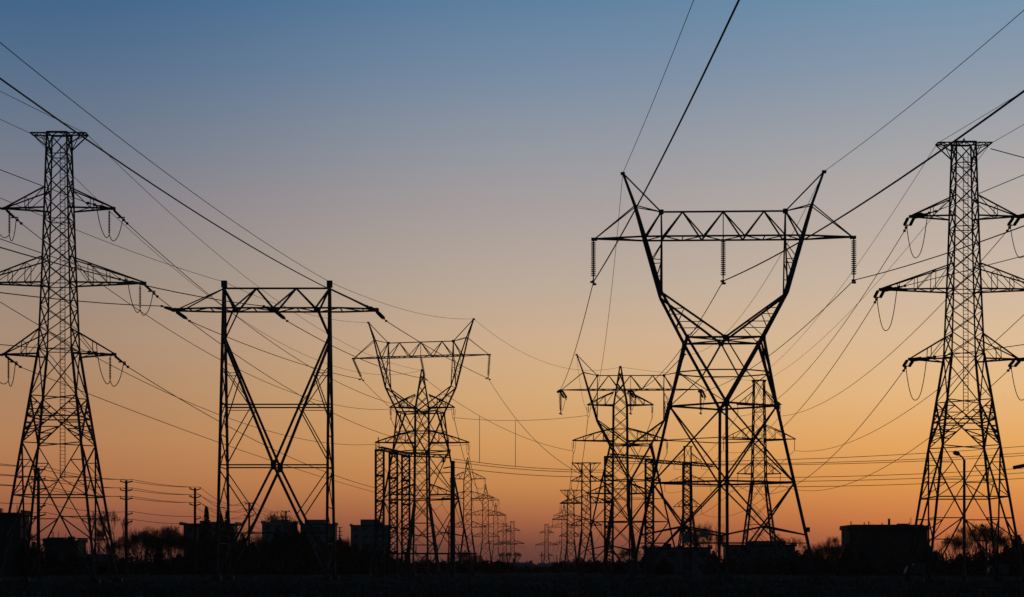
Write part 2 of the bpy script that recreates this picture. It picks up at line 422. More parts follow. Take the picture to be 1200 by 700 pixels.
# ------------------------------------------------------------------ delta towers
def delta(label, loc, rz, ext=0, w=1.0):
    t = thing('delta_pylon', label, 'pylon', loc, rz, GP)
    LW, BW = .335*w, .17*w
    e = ext
    zw, zr1, zr2, zr3 = 28.3+e, 20.6+e*.9, 11.6+e*.7, 5.4+e*.5
    hx0, hy0 = 10.9+e*.12, 5.7
    def ring(z):
        u = z/zr1; return (hx0+(6.25-hx0)*u, hy0+(4.6-hy0)*u)
    pts = lambda z: [Vector((-ring(z)[0], 0, z)), Vector((0, -ring(z)[1], z)), Vector((ring(z)[0], 0, z)), Vector((0, ring(z)[1], z))]
    W = [Vector((sx_*4.4, sy_*3.0, zw)) for sx_, sy_ in CORN]          # waist rectangle: front left, front right, rear right, rear left
    # four legs: left, front, right, rear
    p0, p1 = pts(0), pts(zr1)
    forks = {0: (W[0], W[3]), 1: (W[0], W[1]), 2: (W[1], W[2]), 3: (W[2], W[3])}
    for k in range(4):
        m = MB(); m.bar(p0[k], p1[k], LW)
        for q in forks[k]: m.bar(p1[k], q, LW*.8)
        m.box(p1[k], (.62*w, .62*w, .8*w)); m.box((p0[k].x, p0[k].y, .2), (1.2, 1.2, .6))
        m.build('leg', 'steel', t)
    m = MB()
    levels = [0, zr2, zr1]
    for z in (zr2, zr1):
        q = pts(z)
        for k in range(4): m.bar(q[k], q[(k+1) % 4], BW*1.25)
    for z0, z1 in zip(levels, levels[1:]):
        a, b = pts(z0), pts(z1)
        for k in range(4):
            j = (k+1) % 4
            m.bar(a[k], b[j], BW*.88); m.bar(a[j], b[k], BW*.88)
            # tie through the crossing of the two diagonals, running up from the legs
            w0 = (a[j]-a[k]).length; w1 = (b[j]-b[k]).length; tx = w0/(w0+w1); xc = a[k].lerp(b[j], tx)
            if z0 == 0:
                zz = xc.z-1.0
                m.bar(xc, pts(zz)[k], BW); m.bar(xc, pts(zz)[j], BW)
                for u in (.35, .7): m.bar(a[k].lerp(xc, u), pts(xc.z*u)[k], BW*.6); m.bar(a[j].lerp(xc, u), pts(xc.z*u)[j], BW*.6)
            else:
                m.bar(xc, pts(xc.z)[k], BW*.6); m.bar(xc, pts(xc.z)[j], BW*.6)
    # fork between the ring and the waist
    zm = (zr1+zw)/2
    for k in range(4):
        f0, f1 = forks[k]; a, b = p1[k].lerp(f0, .5), p1[k].lerp(f1, .5); m.bar(a, b, BW*.8)
        mid = (f0+f1)/2; m.bar(mid, a, BW*.8); m.bar(mid, b, BW*.8)
    for c in range(4):       # horizontals between neighbouring forks
        k0 = {0: (0, 1), 1: (1, 2), 2: (2, 3), 3: (3, 0)}[c]
        m.bar(p1[k0[0]].lerp(W[c], .5), p1[k0[1]].lerp(W[c], .5), BW*.8)
        m.bar(p1[k0[0]].lerp(W[c], .5), p1[k0[1]], BW*.5)
    m.build('bracing', 'steel', t)
    m = MB()
    for k in range(4): m.bar(W[k], W[(k+1) % 4], BW*1.3)
    m.bar(W[0], W[2], BW*.8); m.bar(W[1], W[3], BW*.8)
    for s in (-1, 1): m.box((0, s*3.0, zw), (.6*w, .45*w, .5*w))
    for q in W: m.box(q, (.45*w, .45*w, .6*w))
    m.build('waist_frame', 'steel', t)
    ze, zg, zt, zn, zh = 33.6+e, 40.3+e, 43.4+e, 44.1+e, 47.95+e
    for s in (-1, 1):
        m = MB()
        for y_ in (-1, 1):
            wv = Vector((s*4.4, y_*3.0, zw)); el = Vector((s*7.25, y_*2.0, ze)); gd = Vector((s*9.2, y_*1.35, zg))
            ti = Vector((s*7.25, 0, zt)); c0 = Vector((0, y_*3.0, zw))
            m.bar(wv, el, LW*.85); m.bar(el, gd, LW*.85)
            m.bar(el, c0, LW*.7)                        # stay down to the middle of the waist
            m.bar(el, Vector((s*7.2, y_*.5, zg)), BW); m.bar(Vector((s*7.2, y_*.5, zg)), ti, BW)      # inner post
            # redundants
            for u in (.3, .6):
                a = el.lerp(gd, u); b = el.lerp(Vector((s*7.2, y_*.5, zg)), u); m.bar(a, b, BW*.5); 
                m.bar(a, el.lerp(Vector((s*7.2, y_*.5, zg)), min(1, u+.3)), BW*.5)
            for u in (.35, .65):
                a = wv.lerp(el, u); b = c0.lerp(el, u); m.bar(a, b, BW*.5)
            m.bar(wv.lerp(el, .35), c0.lerp(el, .65), BW*.5); m.bar(wv, c0.lerp(el, .35), BW*.5)
        for u in (0, .5, 1):
            a = Vector((s*(7.25+1.95*u), 2-.65*u, ze+6.7*u)); m.bar(a, Vector((a.x, -a.y, a.z)), BW*.7)
        for u in (0, .5):
            a = Vector((s*(7.25+1.95*u), 2-.65*u, ze+6.7*u)); b = Vector((s*(7.25+1.95*(u+.5)), -2+.65*(u+.5), ze+6.7*(u+.5))); m.bar(a, b, BW*.5)
        for u in (.33, .66):
            a = Vector((s*(4.4+2.85*u), 3-1.0*u, zw+5.3*u)); m.bar(a, Vector((a.x, -a.y, a.z)), BW*.6)
        m.build('fork_arm', 'steel', t)
        m = MB()
        for y_ in (-1, 1):
            gd = Vector((s*9.2, y_*1.35, zg)); nn = Vector((s*10.3, y_*.6, zn)); hh = Vector((s*11.7, y_*.08, zh))
            m.bar(gd, nn, LW*.7); m.bar(nn, hh, LW*.62)
            m.bar(nn, (s*7.25, 0, zt), BW*.65); m.bar(nn, (s*14.9, y_*.1, zg+.1), BW*.65)
        m.bar((s*11.6, 0, zh-.1), (s*7.25, 0, zt), BW*.9)
        m.box((s*11.75, 0, zh), (.5*w, .4*w, .3*w))
        m.build('horn', 'steel', t)
    m = MB()
    def bc(x, y_): return Vector((x, y_*(1.35 if abs(x) <= 9.2 else 1.35*(15.2-abs(x))/6.0), zg))
    for y_ in (-1, 1):
        xs_ = [-15.2, -9.2, 0, 9.2, 15.2]
        for a, b in zip(xs_, xs_[1:]): m.bar(bc(a, y_), bc(b, y_), BW*1.1)
        tops = [-7.25, -4.75, 0, 4.75, 7.25]; bots = [-9.2, -7.1, -2.4, 2.4, 7.1, 9.2]
        seq = [(-9.2, -7.25), (-7.1, -4.75), (-2.4, -4.75), (-2.4, 0), (2.4, 0), (2.4, 4.75), (7.1, 4.75), (9.2, 7.25)]
        for b, tp in seq: m.bar(bc(b, y_), (tp, 0, zt), BW*.85)
    m.bar((-7.25, 0, zt), (7.25, 0, zt), BW*1.1)
    zz = [-13, -9.2, -7.1, -4.75, -2.4, 0, 2.4, 4.75, 7.1, 9.2, 13]
    for i, (a, b) in enumerate(zip(zz, zz[1:])):
        m.bar(bc(a, 1 if i % 2 else -1), bc(b, -1 if i % 2 else 1), BW*.6); m.bar(bc(a, 1), bc(a, -1), BW*.6)
    m.bar((0, 0, zt), (0, 0, zg), BW*.6)
    for s in (-1, 1):
        m.box((s*15.1, 0, zg-.05), (.7*w, .35, .35*w)); m.box((s*7.25, 0, zt), (.55*w, .5, .5*w))
    gd = m.build('bridge_girder', 'steel', t)
    ins = []
    for x in (-15.2, 0, 15.2):
        a = Vector((x, 0, zg-.1)); b = Vector((x, 0, zg-4.75)); 
        ins.append((gd, a, b))
    return t, ins
def clamp_yoke(mb, p):
    for s in (-1, 1):
        mb.bar(p+Vector((0, s*.1, 0)), p+Vector((s*.15, s*.75, -.45)), .1)
        mb.box(p+Vector((s*.15, s*.8, -.45)), (.45, .22, .22))
DB, insB = delta('biggest black delta tower with forked arms, nearest tower right of centre', (24.75, 200, 0), R(-2.2))
DM, insM = delta('middle sized delta tower partly hidden behind the big delta tower', (X_at(739, 371), 371, 0), R(-1.5), w=1.0)
DL, insL = delta('delta tower turned slightly, between the portal tower and the vanishing gap', (X_at(493, 366), 366, 0), R(-13), ext=6.6, w=1.0)
def put_ins(lst, swing=None, r=.32, n=17):
    out = []
    for i, (gd, a, b) in enumerate(lst):
        if swing: b = b+Vector(swing[i])
        m = insulator(a, b, n, r, .08); clamp_yoke(m, b)
        m.build('insulator_string', 'insul', gd)
        out.append(gd.parent.matrix_basis @ (b+Vector((0,0,-.3))))
    return out
def tension(lst):
    out = {'front': [], 'back': []}
    for gd, a, b in lst:
        for key, d in (('front', Vector((-.12, -1, -.22)).normalized()), ('back', Vector((.35, 1, -.45)).normalized())):
            for e in (-.3, .3):
                insulator(a+Vector((e, 0, 0))+d*.3, a+Vector((e, 0, 0))+d*3.4, 14, .24, .09).build('insulator_string', 'insul', gd)
            MB().bar(a+d*3.3+Vector((-.45, 0, 0)), a+d*3.3+Vector((.45, 0, 0)), .16).bar(a+d*3.3, a+d*4.4, .12).build('dead_end_clamp', 'steel', gd)
            out[key].append(gd.parent.matrix_basis @ (a+d*4.4))
        f = a+Vector((-.12, -1, -.22)).normalized()*3.5; q = a+Vector((.35, 1, -.45)).normalized()*3.5; c = b
        loop(gd, f, c, .8, .05); loop(gd, c, q, .8, .05)
    return out
IB = put_ins(insB); IM = put_ins(insM); IL = put_ins(insL, [(1.9, 0, .5), (.9, 0, .3), (-.3, 0, 0)])
TM = tension(insM)
# plates on the big tower's lower ties and on its right leg
for (x, y_, z) in ((-4.6, -3.3, 5.1), (-2.4, -2.0, 5.7)):
    pl = MB().box((x, y_-.1, z), (1.0, .08, 1.0), R(30)).build('sign_plate', 'sign', DB)
MB().box((9.75, -.1, 6.1), (.6, .7, .55)).build('clamp_box', 'steel', DB)

# ------------------------------------------------------------------ portal tower
PZ = 238; PX = X_at(324.5, PZ)
PT = thing('portal_pylon', 'square black portal tower with X braced legs left of centre', 'pylon', (PX, PZ, 0), 0, GP)
LW, BW = .36, .18
ztop, zb, ztc = 41.0, 37.6, 40.6; hs = 7.35
def pd(z): return .35+(ztop-z)/ztop*4.9         # half depth of the legs at z
for s in (-1, 1):
    m = MB()
    for y_ in (-1, 1):
        m.bar((s*hs*1.02, y_*pd(0), 0), (s*hs, y_*pd(ztop), ztop), LW)
        m.box((s*hs*1.02, y_*pd(0), .2), (1.2, 1.2, .6))
    zz = [0, 5, 10, 15.5, 20, 24.5, 29, 33, 37.6]
    for i, (a, b) in enumerate(zip(zz, zz[1:])):
        q = 1 if i % 2 else -1
        m.bar((s*hs, q*pd(a), a), (s*hs, -q*pd(b), b), BW*.8); m.bar((s*hs, pd(b), b), (s*hs, -pd(b), b), BW*.7)
        m.bar((s*hs, -q*pd(a), a), (s*hs, 0, (a+b)/2), BW*.6)
    m.box((s*hs, 0, ztop+.2), (.75, .75, .9))
    m.build('column', 'steel', PT)
m = MB()
for y_ in (-1, 1):
    zk = 33.6; zc = 15.8
    cpt = Vector((0, y_*pd(zc), zc))
    for s in (-1, 1):
        top_ = Vector((s*hs, y_*pd(zk), zk)); ft = Vector((s*hs, y_*pd(.6), .6))
        m.bar(top_, cpt, LW*.85); m.bar(cpt, ft, LW*.85)
        # sub-struts in the side triangles
        for u in (.28, .55):
            q = top_.lerp(cpt, u); m.bar(q, (s*hs, y_*pd(q.z), q.z), BW*.5)
        m.bar(top_.lerp(cpt, .55), (s*hs, y_*pd(16.5), 16.5), BW*.75); m.bar(top_.lerp(cpt, .28), (s*hs, y_*pd(22.6), 22.6), BW*.7)
        m.bar(top_.lerp(cpt, .55), (s*hs, y_*pd(29.5), 29.5), BW*.6)
        m.bar(ft.lerp(cpt, .55), (s*hs, y_*pd(15.0), 15.0), BW*.75); m.bar(ft.lerp(cpt, .55), (s*hs, y_*pd(3), 3), BW*.7)
        for u in (.3,): q = ft.lerp(cpt, u); m.bar(q, (s*hs, y_*pd(q.z), q.z), BW*.5)
    for z in (24.2, zc, 6.5): m.bar((-hs, y_*pd(z), z), (hs, y_*pd(z), z), BW*(1.0 if z > 10 else .7))
    m.box(cpt, (.75, .35, 1.35))
m.build('cross_bracing', 'steel', PT)
m = MB()
tp = [-hs, -2.85, 2.7, hs]; bt = [-5.75, -.3, 5.6]
def pb(x): return 1.9 if abs(x) < 9 else 1.9-1.3*(abs(x)-9)/6.2
for y_ in (-1, 1):
    xs_ = [-14.4, -9, 0, 9, 13.9]
    for a, b in zip(xs_, xs_[1:]): m.bar((a, y_*pb(a), zb), (b, y_*pb(b), zb), BW*1.25)
    for a, b in ((0, 0), (1, 0), (1, 1), (2, 1), (2, 2), (3, 2)): m.bar((tp[a], 0, ztc), (bt[b], y_*pb(0), zb), BW*1.15)
    for s in (-1, 1):
        m.bar((s*hs, 0, ztc), (s*13.3, y_*pb(13.3), zb+.1), BW*.8)
        m.bar((s*5.7, y_*1.9, zb), (s*hs, y_*pd(33.8), 33.8), BW)
m.bar((-hs, 0, ztc), (hs, 0, ztc), BW*1.3)
zz = [-14.2, -12, -9, -5.7, -3, 0, 3, 5.7, 9, 12, 13.8]
for i, (a, b) in enumerate(zip(zz, zz[1:])):
    q = 1 if i % 2 else -1; m.bar((a, q*pb(a), zb), (b, -q*pb(b), zb), BW*.7); m.bar((a, pb(a), zb), (a, -pb(a), zb), BW*.7)
for x in (-14.3, -.3, 13.8, -5.7, 5.6): m.box((x, 0, zb), (.8, 1.2, .4))
pbeam = m.build('crossbeam', 'steel', PT)

# ------------------------------------------------------------------ cables
def curve_pts(A, B, sag, n=36):
    A = Vector(A); B = Vector(B)
    return [A.lerp(B, i/n)-Vector((0, 0, 4*sag*(i/n)*(1-i/n))) for i in range(n+1)]
def fit_sag(A, B, thru):
    A = Vector(A); B = Vector(B); k = (thru[0]-CX)/F
    d = B-A; t = (k*A.y-A.x)/(d.x-k*d.y); t = min(.97, max(.03, t))
    p = A.lerp(B, t); need = EYE+(HY-thru[1])/F*p.y
    return min(32, max(.3, (p.z-need)/(4*t*(1-t))))
def cable(name, label, pts, r, cat='power line', group=None):
    return tag(MB().tube(pts, r, 5).build(name, 'wire'), label, cat, group)
def span(name, label, A, B, r, thru=None, sag=8.0, group=None):
    if thru: sag = fit_sag(A, B, thru)
    return cable(name, label, curve_pts(A, B, sag), r, group=group)
def run(name, label, A, slope, thru, r, y_end=-220, curv=.00033, group=None):
    """a conductor that leaves the picture towards the viewer: plan direction `slope`, seen passing photo point `thru`"""
    A = Vector(A); k = (thru[0]-CX)/F
    # x = A.x + slope*(A.y-y)
    y = (A.x+slope*A.y)/(k+slope); z = EYE+(HY-thru[1])/F*y
    s = A.y-y; b = (z-A.z-curv*s*s)/s
    pts = []
    n = 60
    for i in range(n+1):
        q = (A.y-y_end)*i/n; pts.append((A.x+slope*q, A.y-q, max(9.0, A.z+b*q+curv*q*q)))
    return cable(name, label, pts, r, group=group)
GC = 'cables of the power corridor'
RC = .046; RE = .031; RB = .07
rows = {42.9: 'upper', 34.3: 'middle', 26.1: 'lower'}
side = {-1: 'left', 1: 'right'}

# --- left strain pylon: strings, jumpers, cables back to the peaked pylon and out of the left edge
thruL = {(42.9, -1): (390, 474), (34.3, -1): (390, 520), (26.1, -1): (390, 563), (42.9, 1): (365, 431), (34.3, 1): (258, 403), (26.1, 1): (255, 493)}
frontL = {(42.9, -1): None, (34.3, -1): None, (26.1, -1): None, (42.9, 1): (0, 199), (34.3, 1): (0, 280), (26.1, 1): (0, 404)}
a2 = {42.9: ARM2[0], 34.3: ARM2[1], 26.1: ARM2[2]}
def strain(tower, res, target_of, fr_dir, double, jump, support):
    out = {}
    o0 = tower.location
    for o, s, p in res:
        z = round(p.z, 2); tgt = target_of(z, s); w0 = o0+p
        d = (tgt-w0); d.z -= d.length*.16; d.normalize(); fd = Vector(fr_dir).normalized()
        for dr, key, off in ((d, 'back', .0), (fd, 'front', .0)):
            sdv = dr.cross(Vector((0, 0, 1))).normalized()
            for e in ((-.35, .35) if double else (0,)):
                a = p+sdv*e+dr*.2; b = p+sdv*e+dr*2.5
                insulator(a, b, 14, .2 if double else .15, .06).build('insulator_string', 'insul', o)
            m = MB(); m.bar(p+dr*2.45-sdv*.45, p+dr*2.45+sdv*.45, .12); m.bar(p+dr*2.4, p+dr*4.4, .11); m.box(p+dr*3.2, (.28, .28, .28)); m.box(p+dr*4.3, (.26, .26, .26))
            m.build('dead_end_clamp', 'steel', o)
            out[(z, s, key)] = w0+dr*4.4
        a = p+d*2.9; b = p+fd*2.9
        if support:
            c = p+Vector((-s*.45, 0, -2.9)); insulator(p+Vector((-s*.45, 0, -.1)), c, 14, .15, .05).build('insulator_string', 'insul', o)
            loop(o, a, c, jump*.45, .05); loop(o, c, b, jump*.45, .05)
        else:
            loop(o, a, b+Vector((s*.0, 0, 0)), jump, .05)
    return out
def tgtL(z, s): q = a2[z]; return at_tip(T2, q[0], q[1], s, .3)
# the front conductors leave slightly upward of the horizontal, towards the previous pylon behind the viewer
SL = -.5
eL = strain(TL, resL, tgtL, (SL, -1, -.02), False, 3.2, True)
for (z, s) in thruL:
    span('conductor', f'thin cable running back from {side[s]} tip of {rows[z]} arm of the leftmost pylon', eL[(z, s, 'back')], tgtL(z, s), RC, thruL[(z, s)], group=GC)
    A = eL[(z, s, 'front')]; th = frontL[(z, s)]
    if th: run('conductor', f'thin cable from left photo edge to {side[s]} tip of leftmost pylon {rows[z]} arm', A, SL, th, RC, group=GC)
    else: run('conductor', f'short visible cable end left of the {rows[z]} arm of the leftmost pylon', A, SL, (-40, {42.9: 230, 34.3: 318, 26.1: 412}[z]), RC, group=GC)
capL = {s: TL.location+Vector((s*3.15, 0, 51.6)) for s in (-1, 1)}
run('earth_wire', 'fine wire from the left photo edge to the right end of leftmost pylon top', capL[1], SL, (0, 107), RE, group=GC)
run('earth_wire', 'fine wire from the left photo edge to the left end of leftmost pylon top', capL[-1], SL, (0, 140), RE, group=GC)
pk2 = T2.location+Vector((0, 0, 47.7))
span('earth_wire', 'fine wire running back from the right end of the leftmost pylon top', capL[1], pk2, RE, (317, 347), group=GC)
span('earth_wire', 'fine wire running back from the left end of the leftmost pylon top', capL[-1], pk2, RE, None, 10, group=GC)

# --- right strain pylon
a3 = {42.9: ARM3[0], 34.3: ARM3[1], 26.1: ARM3[2]}
def tgtR(z, s): q = a3[z]; return at_tip(T7, q[0], q[1], s, 2.8)
SR = .5
eR = strain(TR, resR, tgtR, (SR, -1, -.02), True, 4.4, False)
thruR = {(42.9, -1): (985, 385), (34.3, -1): (960, 452), (26.1, -1): (991, 519), (42.9, 1): (1000, 450), (34.3, 1): (975, 525), (26.1, 1): (1000, 565)}
frontR = {(42.9, -1): (1200, 205), (34.3, -1): (1200, 300), (26.1, -1): (1200, 404), (42.9, 1): (1215, 247), (34.3, 1): (1240, 328), (26.1, 1): (1215, 414)}
for (z, s) in thruR:
    span('conductor', f'thin cable running back from {side[s]} tip of {rows[z]} arm of the rightmost pylon', eR[(z, s, 'back')], tgtR(z, s), RC, thruR[(z, s)], group=GC)
    run('conductor', f'thin cable from right photo edge to {side[s]} tip of rightmost pylon {rows[z]} arm', eR[(z, s, 'front')], SR, frontR[(z, s)], RC, group=GC)
capR = {s: TR.location+Vector((s*3.15, 0, 51.6)) for s in (-1, 1)}
run('earth_wire', 'fine wire from the right photo edge to the left end of rightmost pylon top', capR[-1], SR, (1172, 124), RE, group=GC)
run('earth_wire', 'fine wire from the right photo edge to the right end of rightmost pylon top', capR[1], SR, (1200, 146), RE, group=GC)
for s, th in ((-1, (1005, 310)), (1, (1007, 354))):
    span('earth_wire', f'fine wire running back from the {side[s]} end of the rightmost pylon top', capR[s], T7.location+Vector((s*1.75, 0, 48.8)), RE, th, group=GC)
span('conductor', 'cable dropping gently to the right photo edge from the rightmost pylon top', capR[1]+Vector((0, 0, -.6)), Vector((150, 215, 47)), .06, (1200, 185), group=GC)

# --- big delta tower
SD = .04
run('conductor', 'thick black conductor rising to the top edge from left insulator of big delta tower', IB[0], SD, (866, 0), RB, group=GC)
run('conductor', 'thick black conductor rising to right edge from the central insulator of big delta tower', IB[1], SD, (1200, 107), RB, group=GC)
run('conductor', 'black conductor passing behind rightmost pylon from right insulator of big delta tower', IB[2], SD, (1200, 265), RB*.8, group=GC)
hornB = {s: DB.matrix_basis @ Vector((s*11.75, 0, 48.0)) for s in (-1, 1)}
hornM = {s: DM.matrix_basis @ Vector((s*11.75, 0, 48.0)) for s in (-1, 1)}
hornL = {s: DL.matrix_basis @ Vector((s*11.75, 0, 54.6)) for s in (-1, 1)}
run('earth_wire', 'fine wire rising to the top edge from left horn of the big delta tower', hornB[-1], SD, (813, 0), RE, group=GC)
run('earth_wire', 'fine wire rising to the right edge from right horn of the big delta tower', hornB[1], SD, (1200, 12), RE, group=GC)
for i, (nm, th) in enumerate((('left', (688, 360)), ('central', (833, 355)), ('right', (900, 418)))):
    span('conductor', f'conductor running back from the {nm} insulator of the big delta tower', IB[i], TM['front'][i], RB*.75, th, group=GC)
span('earth_wire', 'fine wire running back from the left horn of the big delta tower', hornB[-1], hornM[-1], RE, (715, 355), group=GC)
span('earth_wire', 'fine wire running back from the right horn of the big delta tower', hornB[1], hornM[1], RE, (890, 340), group=GC)

# --- portal tower strings and cables
bk = Vector((.22, 1, -.15)).normalized(); fr = Vector((-.16, -1, -.03)).normalized()
ends = {}
for i, x in enumerate((-14.2, -.3, 13.8)):
    p = Vector((x, 0, zb-.1))
    for key, d in (('back', bk), ('front', fr)):
        for e in (-.12, .12):
            insulator(p+Vector((e, 0, 0))+d*.7, p+Vector((e, 0, 0))+d*3.7, 16, .2, .07).build('insulator_string', 'insul', pbeam)
        m = MB(); m.bar(p, p+d*.8, .16); m.box(p+d*3.8, (.4, .25, .25)); m.bar(p+d*3.7, p+d*5.2, .08); m.box(p+d*5.1, (.35, .25, .25)); m.build('dead_end_clamp', 'steel', pbeam)
        ends[(i, key)] = PT.location+p+d*5.2
SP = -.11
run('conductor', 'thick black conductor crossing upper left sky to the right end of portal crossbeam', ends[(2, 'front')], SP, (0, 92), .064, group=GC)
run('conductor', 'cable from left photo edge to the middle of the portal tower crossbeam', ends[(1, 'front')], SP, (0, 290), .06, group=GC)
run('conductor', 'cable from left photo edge to the left end of the portal tower crossbeam', ends[(0, 'front')], SP, (0, 343), .06, group=GC)
colt = {s: PT.location+Vector((s*hs, 0, ztop+.5)) for s in (-1, 1)}
run('earth_wire', 'fine wire crossing upper left sky to the right column top of portal tower', colt[1], SP, (0, 50), RE*1.1, group=GC)
run('earth_wire', 'fine wire from left photo edge to the left column top of portal tower', colt[-1], SP, (0, 232), RE, group=GC)
for i, (nm, th) in enumerate((('left', (367, 431)), ('middle', (430, 424)), ('right', (492, 401)))):
    span('conductor', f'cable running from the {nm} portal insulators back to the turned delta tower', ends[(i, 'back')], IL[i], .06, th, group=GC)
span('earth_wire', 'fine wire from portal right column top to right horn of turned delta tower', colt[1], hornL[1], RE, (517, 372), group=GC)
span('earth_wire', 'fine wire from portal left column top to left horn of turned delta tower', colt[-1], hornL[-1], RE, None, 1.5, group=GC)

# --- cables crossing the corridor between the far towers
def tipw(t, arm, s, drop=2.3): return at_tip(t, arm[0], arm[1], s, drop)
span('conductor', 'slack cable between upper arms of the two peaked pylons across the corridor', tipw(T2, ARM2[0], 1), tipw(PM, ARM2[0], -1), RC, (605, 493), group=GC)
span('conductor', 'slack cable from central insulator of turned delta tower to peaked pylon middle arm', IL[1], tipw(PM, ARM2[1], -1), RC, (605, 509), group=GC)
span('earth_wire', 'fine slack wire from turned delta right horn to the middle peaked pylon tip', hornL[1], PM.location+Vector((0, 0, 47.7)), RE, (620, 417), group=GC)
span('earth_wire', 'fine slack wire between middle peaked pylon tip and flat topped pylon behind big delta', PM.location+Vector((0, 0, 47.7)), T7.location+Vector((-1.75, 0, 48.8)), RE, (765, 433), group=GC)

# ------------------------------------------------------------------ substation gantries
def lattice_column(parent, x, y, h, w_=1.35):
    m = MB()
    for k in range(4):
        sx_, sy_ = CORN[k]; m.bar((x+sx_*w_/2, y+sy_*w_/2, 0), (x+sx_*w_/2, y+sy_*w_/2, h), .27)
    n = int(h/1.05)
    for i in range(n):
        z0, z1 = h*i/n, h*(i+1)/n
        for k in range(4):
            a, b = CORN[k], CORN[(k+1) % 4]
            p = lambda c, z: (x+c[0]*w_/2, y+c[1]*w_/2, z)
            m.bar(p(a, z0), p(b, z1), .1); m.bar(p(b, z0), p(a, z1), .1)
            if i % 4 == 0: m.bar(p(a, z0), p(b, z0), .3)
    for k in range(4):
        a, b = CORN[k], CORN[(k+1) % 4]; m.bar((x+a[0]*w_/2, y+a[1]*w_/2, h), (x+b[0]*w_/2, y+b[1]*w_/2, h), .3)
    return m.build('lattice_column', 'steel', parent)
def gantry_beam(parent, p, q, d=.8):
    m = MB(); p = Vector(p); q = Vector(q); n = max(2, int((q-p).length/1.2)); sd_ = (q-p).cross(Vector((0,0,1))).normalized()*d/2
    c = {}
    for a in (-1, 1):
        for b in (0, 1):
            c[(a, b)] = [p.lerp(q, i/n)+sd_*a+Vector((0,0,b*d*.8)) for i in range(n+1)]
            m.bar(c[(a, b)][0], c[(a, b)][-1], .17)
    for i in range(n):
        for a in (-1, 1): m.bar(c[(a, i % 2)][i], c[(a, 1-i % 2)][i+1], .1)
        for b in (0, 1): m.bar(c[(-1, b)][i], c[(1, b)][i+1], .1)
    return m.build('girder', 'steel', parent)
GL = thing('substation_gantry', 'steel gantry of lattice columns under the turned delta tower', 'gantry', (X_at(461, 298), 298, 0))
HG = 21.6
cols = [(X_at(445, 290)-GL.location.x, -8), (0, 0), (X_at(475.5, 306)-GL.location.x, 8)]
for x, y in cols: lattice_column(GL, x, y, HG)
gantry_beam(GL, (cols[0][0], -8, HG+.1), (cols[2][0]+.4, 9.5, HG+.1), .6)
gantry_beam(GL, (cols[2][0], 9, HG+.1), (X_at(527, 312)-GL.location.x, 13, HG+.1), .6)
insulator((X_at(520, 312)-GL.location.x, 12.6, HG), (X_at(520, 312)-GL.location.x, 12.6, HG-.9), 3, .5, .15).build('post_insulator', 'insul', GL)
insulator((cols[0][0]-.2, -8.8, HG+2.2), (cols[0][0], -8.6, HG+.1), 6, .14, .05).build('post_insulator', 'insul', GL)
GR = thing('substation_gantry', 'steel gantry of lattice columns in front of middle delta tower', 'gantry', (X_at(761, 298), 298, 0))
HR = 20.5
colsR = [(X_at(713.5, 291)-GR.location.x, -7), (0, 0), (X_at(805, 308)-GR.location.x, 10)]
for x, y in colsR: lattice_column(GR, x, y, HR)
gantry_beam(GR, (colsR[0][0], -7, HR+.05), (0, 0, HR+.05), .6)
gantry_beam(GR, (0, 0, HR-.45), (colsR[2][0]+5.2, 13.5, HR-.45), .55)
# --- low bus frame by the left gantry
BF = thing('bus_support', 'low horizontal steel bus frame on posts beneath the turned delta tower', 'bus frame', (X_at(500, 330), 330, 0))
m = MB(); hw_ = (549-449)/2/F*330
for y_ in (-1, 1): m.bar((-hw_, y_*.8, 4.35), (hw_+1.5, y_*.8, 4.35), .3)
for i in range(9): m.bar((-hw_+i*2*hw_/8, -.8, 4.35), (-hw_+i*2*hw_/8, .8, 4.35), .15)
m.build('girder', 'steel', BF)
for i in range(5):
    x = -hw_+i*2*hw_/4; m = MB(); m.bar((x, -.8, 0), (x, -.8, 4.2), .22); m.bar((x, .8, 0), (x, .8, 4.2), .22); m.bar((x, -.8, .4), (x, .8, 3.8), .12); m.build('post', 'steel', BF)
for i in range(4):
    x = -hw_+(i+.5)*2*hw_/4; insulator((x, 0, 4.4), (x, 0, 6.0), 6, .18, .06).build('post_insulator', 'insul', BF)

# --- thick bare pole beside the turned delta tower
TP = thing('steel_pole', 'thick bare tubular pole standing right of the turned delta tower', 'pole', (X_at(530.5, 286), 286, 0))
MB().tube([(0,0,0), (0,0,19.3)], [.46, .36], 14).build('shaft', 'steel', TP)
m = MB().tube([(0,0,19.2), (0,0,19.55)], [.42, .3], 12); m.build('pole_cap', 'steel', TP)
MB().bar((-1.6, 0, 18.3), (0, 0, 18.6), .2).build('bracket', 'steel', TP)

# --- low cables between the pole and right gantry, with two droppers
polet = TP.location+Vector((0, 0, 0))
lowc = []
for i, (y0, y1) in enumerate(((538, 551), (541, 553.5), (547.5, 559))):
    lowc.append((P(531, y0, 286), P(708, y1, 291)))
    span('bus_cable', f'{("top", "second", "bottom")[i]} of three low cables strung between thick pole and right gantry', *lowc[-1], .05, sag=.5, group=GC)
A = IL[2]; B = P(690, 560, 300)
span('conductor', 'cable dropping from right insulator of turned delta tower toward the right gantry', A, B, RC, (640, 528), group=GC)
span('conductor', 'cable dropping from left insulator of turned delta tower to the right end of left gantry', IL[0], P(527, 530, 311), RC, None, 1, group=GC)
def on_cable(A, B, sag, px):
    k = (px-CX)/F; d = Vector(B)-Vector(A); t = (k*A.y-A.x)/(d.x-k*d.y)
    return Vector(A)+d*t-Vector((0, 0, 4*sag*t*(1-t)))
cA = (IL[1], tipw(PM, ARM2[1], -1)); cB = (tipw(T2, ARM2[0], 1), tipw(PM, ARM2[0], -1))
